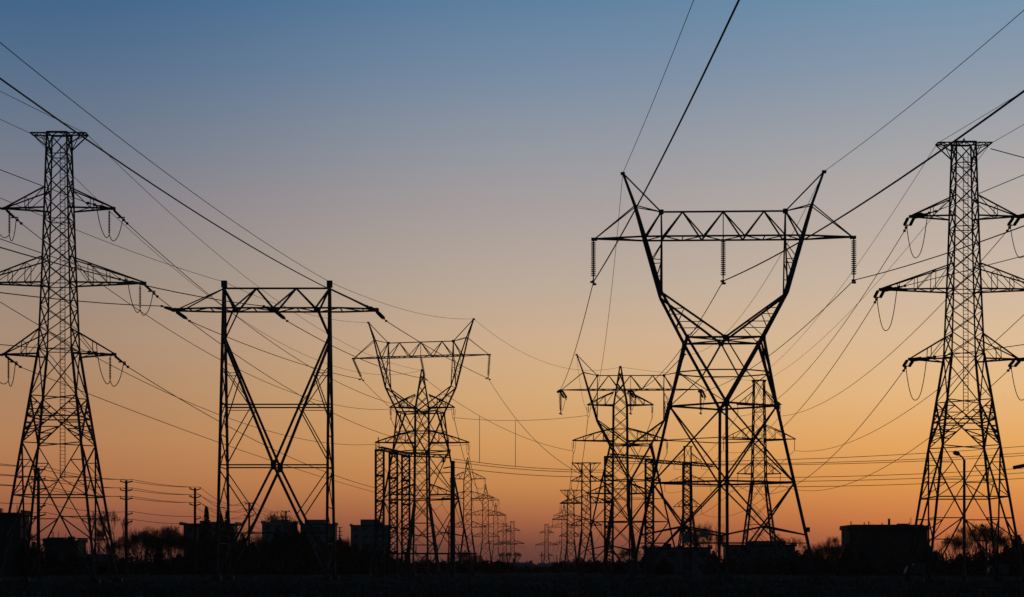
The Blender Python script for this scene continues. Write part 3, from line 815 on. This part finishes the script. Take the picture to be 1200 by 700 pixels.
for px, (a, b), th, low, nm in ((562, cA, (605, 509), 0, 'left'), (604, cB, (605, 493), 0, 'right')):
    cable('dropper_wire', f'{nm} vertical dropper wire hanging in the open gap between the delta towers', [on_cable(a, b, fit_sag(a, b, th), px), on_cable(*lowc[low], .5, px)], .055, group=GC)

# --- cables leaving the right gantry for the right edge
for i, (y0, y1) in enumerate(((541, 513.5), (544, 520.5), (545, 522.5), (560, 536.5), (564, 541), (570, 546.5))):
    A = P(836 if i < 3 else 812, y0, 310); B0 = P(1200, y1, 330); B = A+(B0-A)*1.9
    span('bus_cable', f'{("uppermost", "second", "third", "fourth", "fifth", "lowest")[i]} of six near level cables running right behind the rightmost pylon', A, B, .055, sag=1.6+i*.15, group=GC)

# --- long far conductors along the receding rows
def chain(label, towers, arms_, s, drop, r=.07):
    pts = []
    tips = [tipw(t, arm, s, drop) for t, arm in zip(towers, arms_)]
    for a, b in zip(tips, tips[1:]):
        c = curve_pts(a, b, (b-a).length**2/8/1700, 18); pts += c if not pts else c[1:]
    cable('conductor', label, pts, r, group=GC)
for i, nm in enumerate(('upper', 'middle', 'lower')):
    for s in (-1, 1):
        chain(f'far cable along the {side[s]} {nm} arms of the left receding pylon row', left_row+[T10], [ARM2[i]]*4+[ARM5[i]], s, 2.3)
        chain(f'far cable along the {side[s]} {nm} arms of the right receding pylon row', [PM, TA, TB, PC, T9], [ARM2[i], ARM4[i], ARM4[i], ARM2[i], ARM5[i]], s, 2.6)
        chain(f'far cable along the {side[s]} {nm} arms of pylons behind the big delta tower', [T7, T8], [ARM3[i], ARM3[i]], s, 2.7, .055)

# ------------------------------------------------------------------ utility poles on the left
def utility_pole():
    t = thing('utility_pole', 'wooden utility pole standing in front of the leftmost pylon', 'utility pole', group='wooden utility poles')
    MB().tube([(0,0,0), (0,0,17.2)], [.30, .22], 8).build('shaft', 'wood', t)
    for z in (16.9, 15.4, 13.9, 11.2, 9.8):
        m = MB()
        sl = (-1, 1) if z > 12 else (1,)
        for s in sl: m.bar((s*.1, -.1, z-.15), (s*1.1, -.1, z+.12), .2)
        o = m.build('side_bracket', 'wood', t)
        for s in sl: insulator((s*1.0, -.1, z+.12), (s*1.0, -.1, z+.45), 2, .1, .05).build('pin_insulator', 'insul', o)
    return t
up = utility_pole()
UP = [(45, 547), (148, 562), (228.5, 571), (292, 588), (335, 598), (398, 617)]
labs = ['wooden utility pole standing in front of the leftmost pylon', 'tall wooden utility pole between the leftmost pylon and the flat roofed apartment block',
        'wooden utility pole beside the flat roofed apartment block', 'wooden utility pole seen inside the left part of the portal tower',
        'small wooden utility pole rising behind the dark conifer inside portal tower', 'smallest wooden utility pole just right of the portal tower']
ups = []
for i, ((px, py), lb) in enumerate(zip(UP, labs)):
    y = (17.35-EYE)*F/(HY-py); o = up if i == 0 else copy_tree(up)
    o.location = (X_at(px, y), y, 0); o['label'] = lb; o.rotation_euler = (0,0,R(8)); ups.append(o)
lvl = {16.9: 'top', 15.4: 'second', 13.9: 'third', 11.2: 'fourth', 9.8: 'lowest'}
for z in lvl:
    for s in (-1, 1):
        if z < 12 and s < 0: continue
        pts = []
        A = [o.matrix_basis @ Vector((s*1.0, -.1, z+.45)) for o in ups]
        A = [A[0]+(A[0]-A[1])*1.0]+A
        for a, b in zip(A, A[1:]):
            c = curve_pts(a, b, (b-a).length**2/8/330, 12); pts += c if not pts else c[1:]
        cable('utility_line', f'{lvl[z]} level sagging wire on the {"near" if s > 0 else "far"} side of the wooden utility poles' if z > 12 else f'{lvl[z]} level sagging wire strung along wooden utility poles', pts, .045, 'utility wire', 'wires along the utility poles')

# a far utility pole seen through the legs of the peaked pylon, and thin posts at the end of the corridor
fp = copy_tree(up); fp.location = (X_at(526, 640), 640, 0); fp['label'] = 'distant thin utility pole just left of the thick bare pole'
for px, y0, Y, rr_, lb in ((602.5, 655, 700, .55, 'stubby dark post at the foot of the last left pylon'), (635, 647, 800, .26, 'thin dark post left of the lone far pylon foot'), (652.5, 651, 800, .22, 'thin dark post between the lone far pylon and right row')):
    h = EYE+(HY-y0)/F*Y; t = thing('post', lb, 'post', (X_at(px, Y), Y, 0))
    MB().tube([(0,0,0), (0,0,h)], [rr_, rr_*.8], 8).build('shaft', 'wood', t); MB().box((0,0,h+.1), (rr_*2.2, rr_*2.2, .2)).build('post_cap', 'steel', t)

# ------------------------------------------------------------------ street lamps
def lamp(label, foot, h, arm, rot=0):
    t = thing('street_lamp', label, 'street lamp', foot, rot)
    MB().tube([(0,0,0), (0,0,h)], [.17, .13], 10).build('pole', 'lampm', t)
    pts = [(0,0,h-.1), (-.25*arm, 0, h+.35*abs(arm)), (-.8*arm, 0, h+.75*abs(arm))]
    MB().tube(pts, .09, 6).build('lamp_arm', 'lampm', t)
    hd = MB(); hd.tube([(-.62*arm,0,h+.68*abs(arm)), (-.8*arm,0,h+.8*abs(arm)), (-1.3*arm,0,h+.95*abs(arm)), (-1.5*arm, 0, h+.98*abs(arm))], [.12, .23, .22, .08], 8)
    hd.build('lamp_head', 'lampm', t); return t
Y = 170
lamp('tall street lamp with bent arm in front of the rightmost pylon', (X_at(1130, Y), Y, 0), EYE+(HY-539)/F*Y, .75)
Y = 300
lamp('distant street lamp glimpsed between the legs of the rightmost pylon', (X_at(1156, Y), Y, 0), EYE+(HY-620)/F*Y, .7)
Y = 150; t = lamp('street lamp whose head alone pokes in at the right photo edge', (X_at(1215, Y), Y, 0), EYE+(HY-545)/F*Y, .35)
o = MB(); o.tube([(-.2, 0, 10.75), (-1.1, 0, 10.65), (-2.05, 0, 10.45), (-2.1,0,10.42)], [.08, .16, .17, .05], 8); o.build('lamp_head', 'lampm', t)

# ------------------------------------------------------------------ buildings
def building(name, label, px0, px1, ytop, Y, depth, m, levels, cat='building', extra=(), bands=True, cornice=.35):
    x0, x1 = X_at(px0, Y), X_at(px1, Y); h = EYE+(HY-ytop)/F*Y; wdt = x1-x0
    t = thing(name, label, cat, ((x0+x1)/2, Y, 0))
    b = MB().box((0, depth/2, h/2), (wdt, depth, h)); b.build('wall', m, t)
    r_ = MB().box((0, depth/2, h+.12), (wdt+2*cornice, depth+2*cornice, .5)).build('roof', 'roof', t)
    for (fx0, fx1, hh) in extra:
        MB().box((wdt*(fx0+fx1)/2, depth*.5, h+.36+hh/2), (wdt*(fx1-fx0), depth*.5, hh)).build('roof_hut', m, r_)
    ra = random.Random(int(px0*7+ytop))
    for k in range(ra.randint(2, 4)):
        x = wdt*ra.uniform(-.42, .42); hh2 = ra.uniform(.8, 2.4); q = MB().tube([(x, depth*.3, h+.3), (x, depth*.3, h+.37+hh2)], .07, 5)
        if k == 0: q.bar((x-.5, depth*.3, h+hh2), (x+.5, depth*.3, h+hh2), .07)
        q.build('aerial', 'steel', r_)
    x = wdt*ra.uniform(-.3, .3); MB().box((x, depth*.4, h+.37+.45), (ra.uniform(1.2, 2.6), 1.6, .9)).build('roof_vent', 'roof', r_)
    for e in (-1, 1): MB().box((e*(wdt/2+cornice-.15), depth/2, h+.6), (.25, depth+2*cornice-.1, .5)).build('parapet', m, r_)
    if bands:
        fl = h/levels; nwin = max(3, int(wdt/3.4))
        for lv in range(levels):
            for i in range(min(nwin, 12)):
                n = min(nwin, 12); x = -wdt/2+wdt*(i+.5)/n
                fm = MB().box((x, -.04, fl*(lv+.55)), (wdt/n*.55, .12, fl*.5)).build('window', m, t)
                MB().box((x, -.06, fl*(lv+.55)), (wdt/n*.47, .14, fl*.42)).build('pane', 'glass', fm)
    return t
building('office_block', 'dark flat roofed block at the left edge behind the leftmost pylon', -30, 24, 603, 330, 6, 'wallb', 3)
building('flat_shed', 'low flat roofed building seen between the legs of the leftmost pylon', 52, 91, 635, 400, 8, 'wallb', 2, extra=((-.5, .03, .7),))
building('apartment_block', 'flat roofed apartment block with overhanging roof right of utility pole', 215, 273, 615, 520, 9, 'wallg', 4, extra=((-.2, .15, .6),), cornice=1.1)
building('apartment_block', 'apartment block behind the left half of the portal tower', 307, 345, 613, 600, 9, 'wallg', 5, extra=((-.25, .3, .9),))
building('apartment_block', 'apartment block behind the right leg of the portal tower', 352, 392, 615, 610, 9, 'wallg', 5, extra=((-.4, .2, 1.5),))
building('apartment_tower', 'stepped blue grey apartment tower between portal tower and left gantry', 411, 456, 616.5, 650, 9, 'wallg', 6, extra=((-.26, .2, 2.2),))
building('warehouse', 'long low warehouse behind the foot of the right gantry', 757, 833, 643, 420, 8, 'wallg', 2, extra=((.0, .1, .4),))
building('warehouse', 'square block seen between the legs of the big delta tower', 852, 932, 640, 440, 8, 'wallg', 2, extra=((-.1, .38, 1.0),))
wb = building('factory_hall', 'wide dark hall with rooftop vents left of the rightmost pylon', 995, 1087, 620, 380, 9, 'wallb', 3)
rf = [c for c in wb.children if c.name.startswith('roof')][0]
hh = EYE+(HY-620)/F*380; wd = X_at(1087, 380)-X_at(995, 380)
dk = MB(); dk.v = [Vector((sx_*wd*a_/2, 4.5+sy_*b_/2, z_)) for a_, b_, z_ in ((1.0, 8.6, hh+.37), (.9, 7.2, hh+1.0)) for sx_, sy_ in CORN]
dk.f = [(3,2,1,0), (4,5,6,7), (0,1,5,4), (1,2,6,5), (2,3,7,6), (3,0,4,7)]; dk.build('roof_deck', 'roof', rf)
for fx, hz in ((-.43, 1.0), (-.26, .8), (-.2, 1.0), (-.03, .7), (.06, 1.6), (.32, .8)):
    MB().tube([(wd*fx, 4, hh+.8), (wd*fx, 4, hh+.8+hz)], .28 if fx == .06 else .12, 7).build('vent_pipe', 'steel', rf)
# small far houses at the end of the corridor
def house(label, px, Y, w_, h, m='wallg'):
    t = thing('house', label, 'house', (X_at(px, Y), Y, 0))
    MB().box((0, 4, h*.32), (w_, 8, h*.64)).build('wall', m, t)
    r_ = MB(); a = w_/2+.3
    i = 0; r_.v = [Vector(p) for p in ((-a,-.4,h*.64), (a,-.4,h*.64), (a,8.4,h*.64), (-a,8.4,h*.64), (-a,4,h), (a,4,h))]
    r_.f = [(0,1,5,4), (2,3,4,5), (0,4,3), (1,2,5), (3,2,1,0)]
    r_.build('roof', 'lampm', t)
    for x in (-w_*.25, w_*.25):
        MB().box((x, -.03, h*.34), (1.2, .1, 1.2)).build('window', 'glass', t)
    return t
house('small grey roofed house at the end of corridor left of gap centre', 612.5, 760, 8, 3.9)
house('tiny grey roofed house under the lone far pylon', 640, 780, 6.5, 3.6)
house('dark low house at the far left foot of the leftmost pylon', 98, 420, 10, 5, 'wallb')

# vehicles and signs parked by the right pylon: small box truck and car
def van(label, px, Y, w_, h, rz=0):
    t = thing('box_truck', label, 'truck', (X_at(px, Y), Y, 0), rz)
    b = MB(); b.box((0, 0, h*.58), (w_, 2.1, h*.78)); b.build('cargo_box', 'truck', t)
    c = MB(); x0 = -w_/2-1.7
    c.v = [Vector(p) for y_ in (-.95, .95) for p in ((x0, y_, .55), (-w_/2-.05, y_, .55), (-w_/2-.05, y_, h*.78), (x0+.7, y_, h*.78), (x0+.15, y_, h*.45))]
    c.f = [(0,1,2,3,4), (9,8,7,6,5), (0,5,6,1), (1,6,7,2), (2,7,8,3), (3,8,9,4), (4,9,5,0)]
    c.build('cab', 'truck', t)
    MB().quad((x0+.2, -.85, h*.47), (x0+.2, .85, h*.47), (x0+.66, .85, h*.74), (x0+.66, -.85, h*.74)).build('windscreen', 'glass', t)
    for x in (x0+.6, w_/2-.8):
        for y_ in (-.9, .9): MB().tube([(x, y_-.14, .45), (x, y_+.14, .45)], .45, 12).build('wheel', 'roof', t)
    return t
van('grey box truck parked beside the dark hall', 1077, 330, 2.2, 2.6)
van('grey box truck parked behind the foot of rightmost pylon', 1174, 320, 2.2, 2.5)

# ------------------------------------------------------------------ trees
def bare_tree(seed, h, spread=.5, depth=7, twig=.022, bushy=False):
    r_ = random.Random(seed); tr = MB(); cr = MB()
    def grow(p, d, ln, rad, lv):
        mb = tr if lv <= 1 else cr
        pts = [p]; q = p.copy(); dd = d.copy()
        for i in range(3):
            dd = (dd+Vector((r_.uniform(-.14,.14), r_.uniform(-.14,.14), r_.uniform(-.02,.12)))).normalized(); q = q+dd*ln/3; pts.append(q.copy())
        r1 = max(twig*.6, rad*.62)
        mb.tube(pts, [rad+(r1-rad)*i/3 for i in range(4)], 5 if lv < 3 else 3, caps=False)
        if lv >= depth: return
        n = 2 if lv < 1 else (3 if r_.random() < .75 else 2)
        for k in range(n):
            a = r_.uniform(0, 2*math.pi); u = dd.cross(Vector((math.cos(a), math.sin(a), .2))).normalized()
            nd_ = (dd+u*r_.uniform(.35, .9)*spread*1.4+Vector((0,0,.26))).normalized()
            st = pts[3] if k == 0 else pts[2].lerp(pts[3], r_.random())
            grow(st, nd_, ln*r_.uniform(.66, .86), r1*.85, lv+1)
    if bushy:
        for k in range(6):
            a = k*1.05+r_.random(); grow(Vector((r_.uniform(-.4,.4), r_.uniform(-.4,.4), 0)), Vector((math.cos(a)*.5, math.sin(a)*.5, 1)).normalized(), h*.26, h*.009+.02, 1)
    else:
        grow(Vector((0,0,0)), Vector((0,0,1)), h*.25, h*.017+.05, 0)
    zmax = max(v.z for v in cr.v); k = h/zmax
    for mb in (tr, cr):
        for v in mb.v: v *= k
    return tr, cr
def make_bare(label, seed, h, **k):
    t = thing('bare_tree', label, 'tree', group='bare winter trees'); tr, cr = bare_tree(seed, h, **k)
    tr.build('trunk', 'bark', t); cr.build('crown', 'bark', t); return t
protos = [make_bare('p', 3, 12), make_bare('p', 8, 12, spread=.62), make_bare('p', 21, 12, spread=.42), make_bare('p', 5, 12, spread=.5, bushy=True), make_bare('p', 14, 12, spread=.7, bushy=True)]
used = set()
BT = [  # photo x, top row, depth, prototype, label
 (127, 592, 340, 0, 'bare tree close behind the right legs of the leftmost pylon'),
 (112, 612, 380, 2, 'smaller bare tree between the right legs of the leftmost pylon'),
 (163, 617, 430, 3, 'bare tree just right of tallest free standing utility pole'),
 (180, 613, 440, 4, 'rounded bare tree midway between utility pole and apartment block'),
 (196, 614, 450, 1, 'bare tree third from the utility pole towards the apartment block'),
 (209, 619, 440, 3, 'bare tree touching the left wall of the flat roofed apartment block'),
 (30, 622, 350, 1, 'bare tree beside the block at the left edge'),
 (318, 598, 640, 1, 'tall bare tree above the apartment block inside the portal tower'),
 (332, 602, 640, 2, 'second bare tree above the apartment block inside the portal tower'),
 (298, 622, 520, 3, 'low bare tree near left column of the portal tower'),
 (402, 628, 560, 4, 'low bare tree just right of the portal tower'),
 (826, 609, 430, 3, 'fan shaped bare tree right of the rightmost gantry column'),
 (838, 622, 440, 0, 'thin bare tree beside the front leg of big delta tower'),
 (913, 624, 480, 2, 'bare tree above the block inside the big delta tower'),
 (926, 628, 480, 1, 'bare tree left of the right leg of the big delta tower'),
 (958, 640, 460, 4, 'low bare tree just right of the big delta tower leg'),
 (968, 632, 470, 3, 'bare tree midway between big delta tower and the dark hall'),
 (980, 627, 480, 1, 'bare tree touching the left wall of dark hall'),
 (1113, 624, 420, 0, 'slender bare tree behind the left legs of the rightmost pylon'),
 (1137, 613, 420, 1, 'tall bare tree behind the lamp pole at rightmost pylon'),
 (1152, 610, 430, 4, 'broad bare tree centred between the legs of rightmost pylon'),
 (1168, 616, 430, 3, 'bare tree behind right legs of the rightmost pylon'),
 (545, 643, 560, 3, 'bushy bare tree at the foot of first pylon of left receding row'),
 (558, 648, 600, 4, 'low bushy bare tree at the foot of second pylon of left receding row'),
 (593, 646, 760, 1, 'small bare tree beside the stubby dark post'),
 (608, 645, 780, 0, 'small bare tree over the grey roofed house left of gap'),
 (660, 655, 740, 3, 'small bush like bare tree at foot of the small far peaked pylon'),
 (676, 652, 640, 4, 'bush like bare tree at the foot of T headed pylons'),
 (155, 620, 420, 4, 'dense bare tree touching the right side of tallest free standing utility pole'),
 (171, 622, 445, 0, 'slender bare tree in the thicket right of the tallest free standing utility pole'),
 (189, 620, 430, 3, 'dense bare tree in the middle of thicket between utility pole and apartment block'),
 (203, 622, 455, 4, 'dense bare tree in the thicket nearest the apartment block'),
 (140, 628, 430, 3, 'low bare tree between the leftmost pylon and the tallest free standing utility pole'),
 (950, 636, 480, 1, 'bare tree just outside the right leg of big delta tower'),
 (974, 636, 460, 4, 'dense bare tree near the left end of the dark hall'),
 (987, 634, 470, 3, 'dense bare tree against the left corner of dark hall'),
 (1122, 622, 440, 3, 'dense bare tree left of lamp pole under the rightmost pylon'),
 (740, 640, 460, 4, 'bush like bare tree between the right gantry columns'),
]
for px, py, Y, k, lb in BT:
    h = EYE+(HY-py)/F*Y; pr = protos[k]
    o = pr if k not in used else copy_tree(pr); used.add(k)
    s = h/12; o.location = (X_at(px, Y), Y, -.1); o.scale = (s, s, s); o.rotation_euler = (0, 0, rnd.uniform(0, 6.28)); o['label'] = lb

def conifer(label, seed, h, w_, dens=1.0):
    r_ = random.Random(seed); t = thing('conifer', label, 'tree', group='dark evergreen trees')
    MB().tube([(0,0,0), (0,0,h*.97)], [h*.016+.05, .03], 7).build('trunk', 'bark', t)
    m = MB(); n = int(h*16*dens)
    for i in range(n):
        u = (i+r_.random())/n; z = h*(.06+.93*u); rad = w_*(1-u)**.85*(.75+.5*r_.random())+.12; a = r_.uniform(0, 6.283)
        d = Vector((math.cos(a), math.sin(a), -.18-.15*r_.random())); c = Vector((0,0,z))
        sdv = Vector((-math.sin(a), math.cos(a), 0)); k = max(3, int(rad*4))
        for j in range(k):
            v = (j+.5)/k; q = c+d*rad*v; lw = (.22+.34*rad*(1-v))*(.6+.7*r_.random())
            for s in (-1, 1):
                e = q+sdv*s*lw+d*lw*.6+Vector((0,0,r_.uniform(-.25,.1)))
                m.quad(q-d*.12, q+d*.22, e+d*.12, e-d*.14+Vector((0,0,-.14)))
    m.build('crown', 'needle', t); return t
CF = [
 (242, 592, 440, 2.3, 1.7, 'slim conifer rising before the flat roofed apartment block'),
 (258, 600, 420, 3.2, 1.6, 'broader conifer touching the left column of portal tower'),
 (266, 597, 450, 2.0, 1.6, 'slim conifer seen between the struts of left portal column'),
 (284, 624, 410, 4.5, 1.4, 'low dense conifer inside the left part of portal tower'),
 (325, 618, 420, 4.6, 1.5, 'broad dark conifer inside the portal tower left of its middle'),
 (345, 610, 430, 4.4, 1.5, 'pointed dark conifer at the middle of the portal tower'),
 (362, 628, 430, 4.2, 1.4, 'low conifer right of the portal tower middle'),
 (398, 629, 440, 4.2, 1.4, 'rounded conifer just outside the right leg of portal tower'),
 (415, 636, 450, 4.4, 1.4, 'low conifer before the stepped apartment tower'),
 (186, 630, 400, 1.6, 1.4, 'small slim conifer among bare trees left of apartment block'),
 (1193, 626, 330, 4.6, 1.6, 'dense dark evergreen at the right photo edge'),
 (1180, 638, 340, 3.4, 1.5, 'smaller evergreen just inside the right leg of rightmost pylon'),
 (1098, 646, 380, 2.4, 1.4, 'low evergreen at left foot of the rightmost pylon'),
 (945, 643, 430, 3.2, 1.4, 'low evergreen at right foot of the big delta tower'),
 (40, 634, 360, 3.5, 1.4, 'low evergreen between left edge block and leftmost pylon'),
 (226, 632, 420, 3.6, 1.4, 'low dark evergreen hiding the left corner of flat roofed apartment block'),
 (236, 622, 425, 2.6, 1.5, 'dark evergreen in front of flat roofed apartment block, left of slim conifer'),
 (272, 618, 425, 3.2, 1.5, 'dark evergreen covering the right corner of flat roofed apartment block'),
 (296, 634, 420, 3.8, 1.4, 'low dark evergreen left of the broad conifer inside portal tower'),
 (310, 634, 415, 4.6, 1.4, 'spreading dark evergreen at left foot of the broad conifer'),
 (335, 622, 425, 5.2, 1.5, 'wide dark evergreen between the broad and the pointed conifer'),
 (354, 622, 425, 4.8, 1.5, 'wide dark evergreen just right of the pointed conifer'),
 (377, 634, 430, 4.6, 1.4, 'low dark evergreen at the right leg of portal tower'),
 (388, 630, 440, 3.6, 1.4, 'dark evergreen hiding the right corner of the apartment block behind portal'),
 (405, 634, 435, 4.6, 1.4, 'low dark evergreen second from right leg of portal tower'),
 (427, 640, 440, 4.6, 1.4, 'low dark evergreen before the middle of the stepped apartment tower'),
 (439, 645, 440, 4.2, 1.4, 'lowest dark evergreen left of the first gantry column'),
 (6, 638, 340, 3.8, 1.4, 'dark evergreen at the left photo edge before the dark block'),
 (64, 645, 370, 3.8, 1.4, 'low dark evergreen before the low flat roofed building'),
 (85, 648, 370, 3.4, 1.4, 'low dark evergreen between the front legs of leftmost pylon'),
 (1125, 648, 370, 3.6, 1.4, 'low dark evergreen left of the lamp pole at rightmost pylon'),
 (1150, 645, 370, 3.8, 1.4, 'low dark evergreen right of the lamp pole at rightmost pylon'),
 (1166, 642, 360, 3.4, 1.4, 'dark evergreen between lamp pole and right leg of rightmost pylon'),
 (1205, 632, 335, 4.6, 1.5, 'dark evergreen cut off by the right photo edge'),
 (960, 648, 420, 3.8, 1.4, 'low dark evergreen midway between big delta leg and dark hall'),
 (756, 650, 400, 3.2, 1.4, 'low dark evergreen at the left corner of the long low warehouse'),
 (778, 654, 400, 3.6, 1.4, 'low dark evergreen before the long low warehouse'),
 (836, 645, 400, 3.2, 1.4, 'low dark evergreen at the right corner of the long low warehouse'),
 (853, 650, 410, 3.4, 1.4, 'low dark evergreen at left corner of block inside big delta tower'),
 (893, 653, 410, 3.8, 1.4, 'low dark evergreen before the block inside big delta tower'),
 (934, 644, 415, 3.2, 1.4, 'dark evergreen at right corner of block inside big delta tower'),
 (993, 636, 365, 3.0, 1.5, 'dark evergreen at the left corner of dark hall'),
 (1012, 645, 365, 3.6, 1.4, 'low dark evergreen before the left part of dark hall'),
 (1046, 650, 365, 3.6, 1.4, 'low dark evergreen before the right part of dark hall'),
 (1087, 634, 365, 2.8, 1.5, 'dark evergreen at the right corner of dark hall'),
 (28, 630, 322, 3.0, 1.5, 'dark evergreen at the right corner of block at left edge'),
 (455, 640, 500, 3.4, 1.4, 'dark evergreen at the right corner of stepped apartment tower'),
 (725, 655, 440, 3.4, 1.4, 'low dark evergreen right of the first right gantry column'),
]
for i, (px, py, Y, w_, dn, lb) in enumerate(CF):
    h = EYE+(HY-py)/F*Y; conifer(lb, 40+i, h, w_, dn).location = (X_at(px, Y), Y, -.05)

# dense brush along the far side of the field: one uncountable mass
m = MB(); r_ = random.Random(77)
def clump(x, y, rx, h):
    n = int(110+rx*30)
    for i in range(n):
        a = r_.uniform(0, 6.283); q = r_.random()**.5*rx; zz = h*(1-(q/rx)**2*.55)*(r_.random()**.6)
        p = Vector((x+math.cos(a)*q, y+math.sin(a)*q*.7, zz)); s = r_.uniform(.22, .6)
        u = Vector((r_.uniform(-1,1), r_.uniform(-1,1), r_.uniform(-1,1))).normalized()*s; v = u.cross(Vector((r_.uniform(-1,1), r_.uniform(-1,1), r_.uniform(-1,1))))
        v = v.normalized()*s*.6; m.quad(p-u, p-v, p+u, p+v)
    for i in range(int(8+rx*3)):
        a = r_.uniform(0, 6.283); q = r_.random()*rx; b = Vector((x+math.cos(a)*q, y+math.sin(a)*q*.5, 0)); e = b+Vector((r_.uniform(-.7,.7), 0, h*r_.uniform(.7, 1.35))); m.bar(b, e, .07)
def band(x0, x1, top, Y, jit):
    px = x0
    while px < x1:
        y = Y*r_.uniform(.94, 1.08); hh_ = EYE+(HY-top)/F*y; hh_ *= r_.uniform(.75, 1.15); rx = r_.uniform(1.6, 3.0)
        clump(X_at(px, y), y, rx, hh_); px += rx*1.1*F/y
band(-20, 470, 656, 400, 1); band(-20, 110, 645, 380, 1); band(100, 215, 646, 440, 1); band(215, 300, 648, 440, 1); band(270, 445, 640, 470, 1); band(300, 440, 650, 440, 1)
band(440, 600, 655.5, 520, 1); band(440, 600, 659, 460, 1); band(600, 705, 663.6, 560, 1); band(650, 705, 659, 560, 1); band(690, 860, 656, 430, 1); band(840, 1000, 652, 410, 1)
band(930, 990, 644, 420, 1); band(940, 1225, 654, 370, 1); band(1085, 1225, 645, 390, 1)
tag(m.build('brush', 'brush'), 'dark tangled brush along the far edge of the field', 'brush', kind='stuff')
# dead winter grass tufts over the field
M['tuft'] = mat('dead_grass_blades', (.06,.055,.042), (.20,.175,.13), .95, 0, .25, spec=0)
m = MB(); r_ = random.Random(5)
for i in range(5200):
    y = 92*math.exp(r_.random()*1.35); x = X_at(r_.uniform(-30, 1230), y); n = r_.randint(3, 6); hh_ = r_.uniform(.15, .5)*(1.7 if r_.random() < .06 else 1)
    for k in range(n):
        a = r_.uniform(0, 6.28); b = Vector((x+r_.uniform(-.3, .3), y+r_.uniform(-.3, .3), gz(x, y)-.08)); l_ = Vector((math.cos(a), math.sin(a), 0))*r_.uniform(.05, .35)
        sd_ = Vector((.05, 0, 0)); i0 = len(m.v); m.v += [b-sd_, b+sd_, b+l_+Vector((0, 0, hh_*r_.uniform(.6, 1.1)))]; m.f.append((i0, i0+1, i0+2))
tag(m.build('dry_grass', 'tuft'), 'dry grass tufts scattered over the dark field', 'grass', kind='stuff')
# far low woods on the horizon
m = MB()
for i in range(700):
    px = r_.uniform(-60, 1260); y = r_.uniform(1300, 2200); hh_ = r_.uniform(3.5, 8.5); x = X_at(px, y); wd_ = r_.uniform(3, 7)
    for k in range(7):
        p = Vector((x+r_.uniform(-wd_, wd_), y+r_.uniform(-4, 4), 0)); q = p+Vector((r_.uniform(-1.5,1.5), 0, hh_*r_.uniform(.6, 1)))
        m.bar(p, q, r_.uniform(.5, 1.8))
tag(m.build('far_woods', 'brush'), 'low dark woods along the horizon', 'woods', kind='stuff')

# ------------------------------------------------------------------ evening haze
HAZE = .00006
hm = bpy.data.materials.new('evening_haze'); hm.use_nodes = True; t = hm.node_tree
for n in list(t.nodes): t.nodes.remove(n)
pv = t.nodes.new('ShaderNodeVolumePrincipled'); mo = t.nodes.new('ShaderNodeOutputMaterial'); t.links.new(pv.outputs[0], mo.inputs['Volume'])
pv.inputs['Color'].default_value = (.9, .72, .6, 1); pv.inputs['Density'].default_value = HAZE; pv.inputs['Anisotropy'].default_value = .5
hz = MB().box((0, 2800, 35), (9000, 7000, 74)).build('haze', hm); tag(hz, 'thin evening haze over the power corridor', 'haze', kind='stuff')
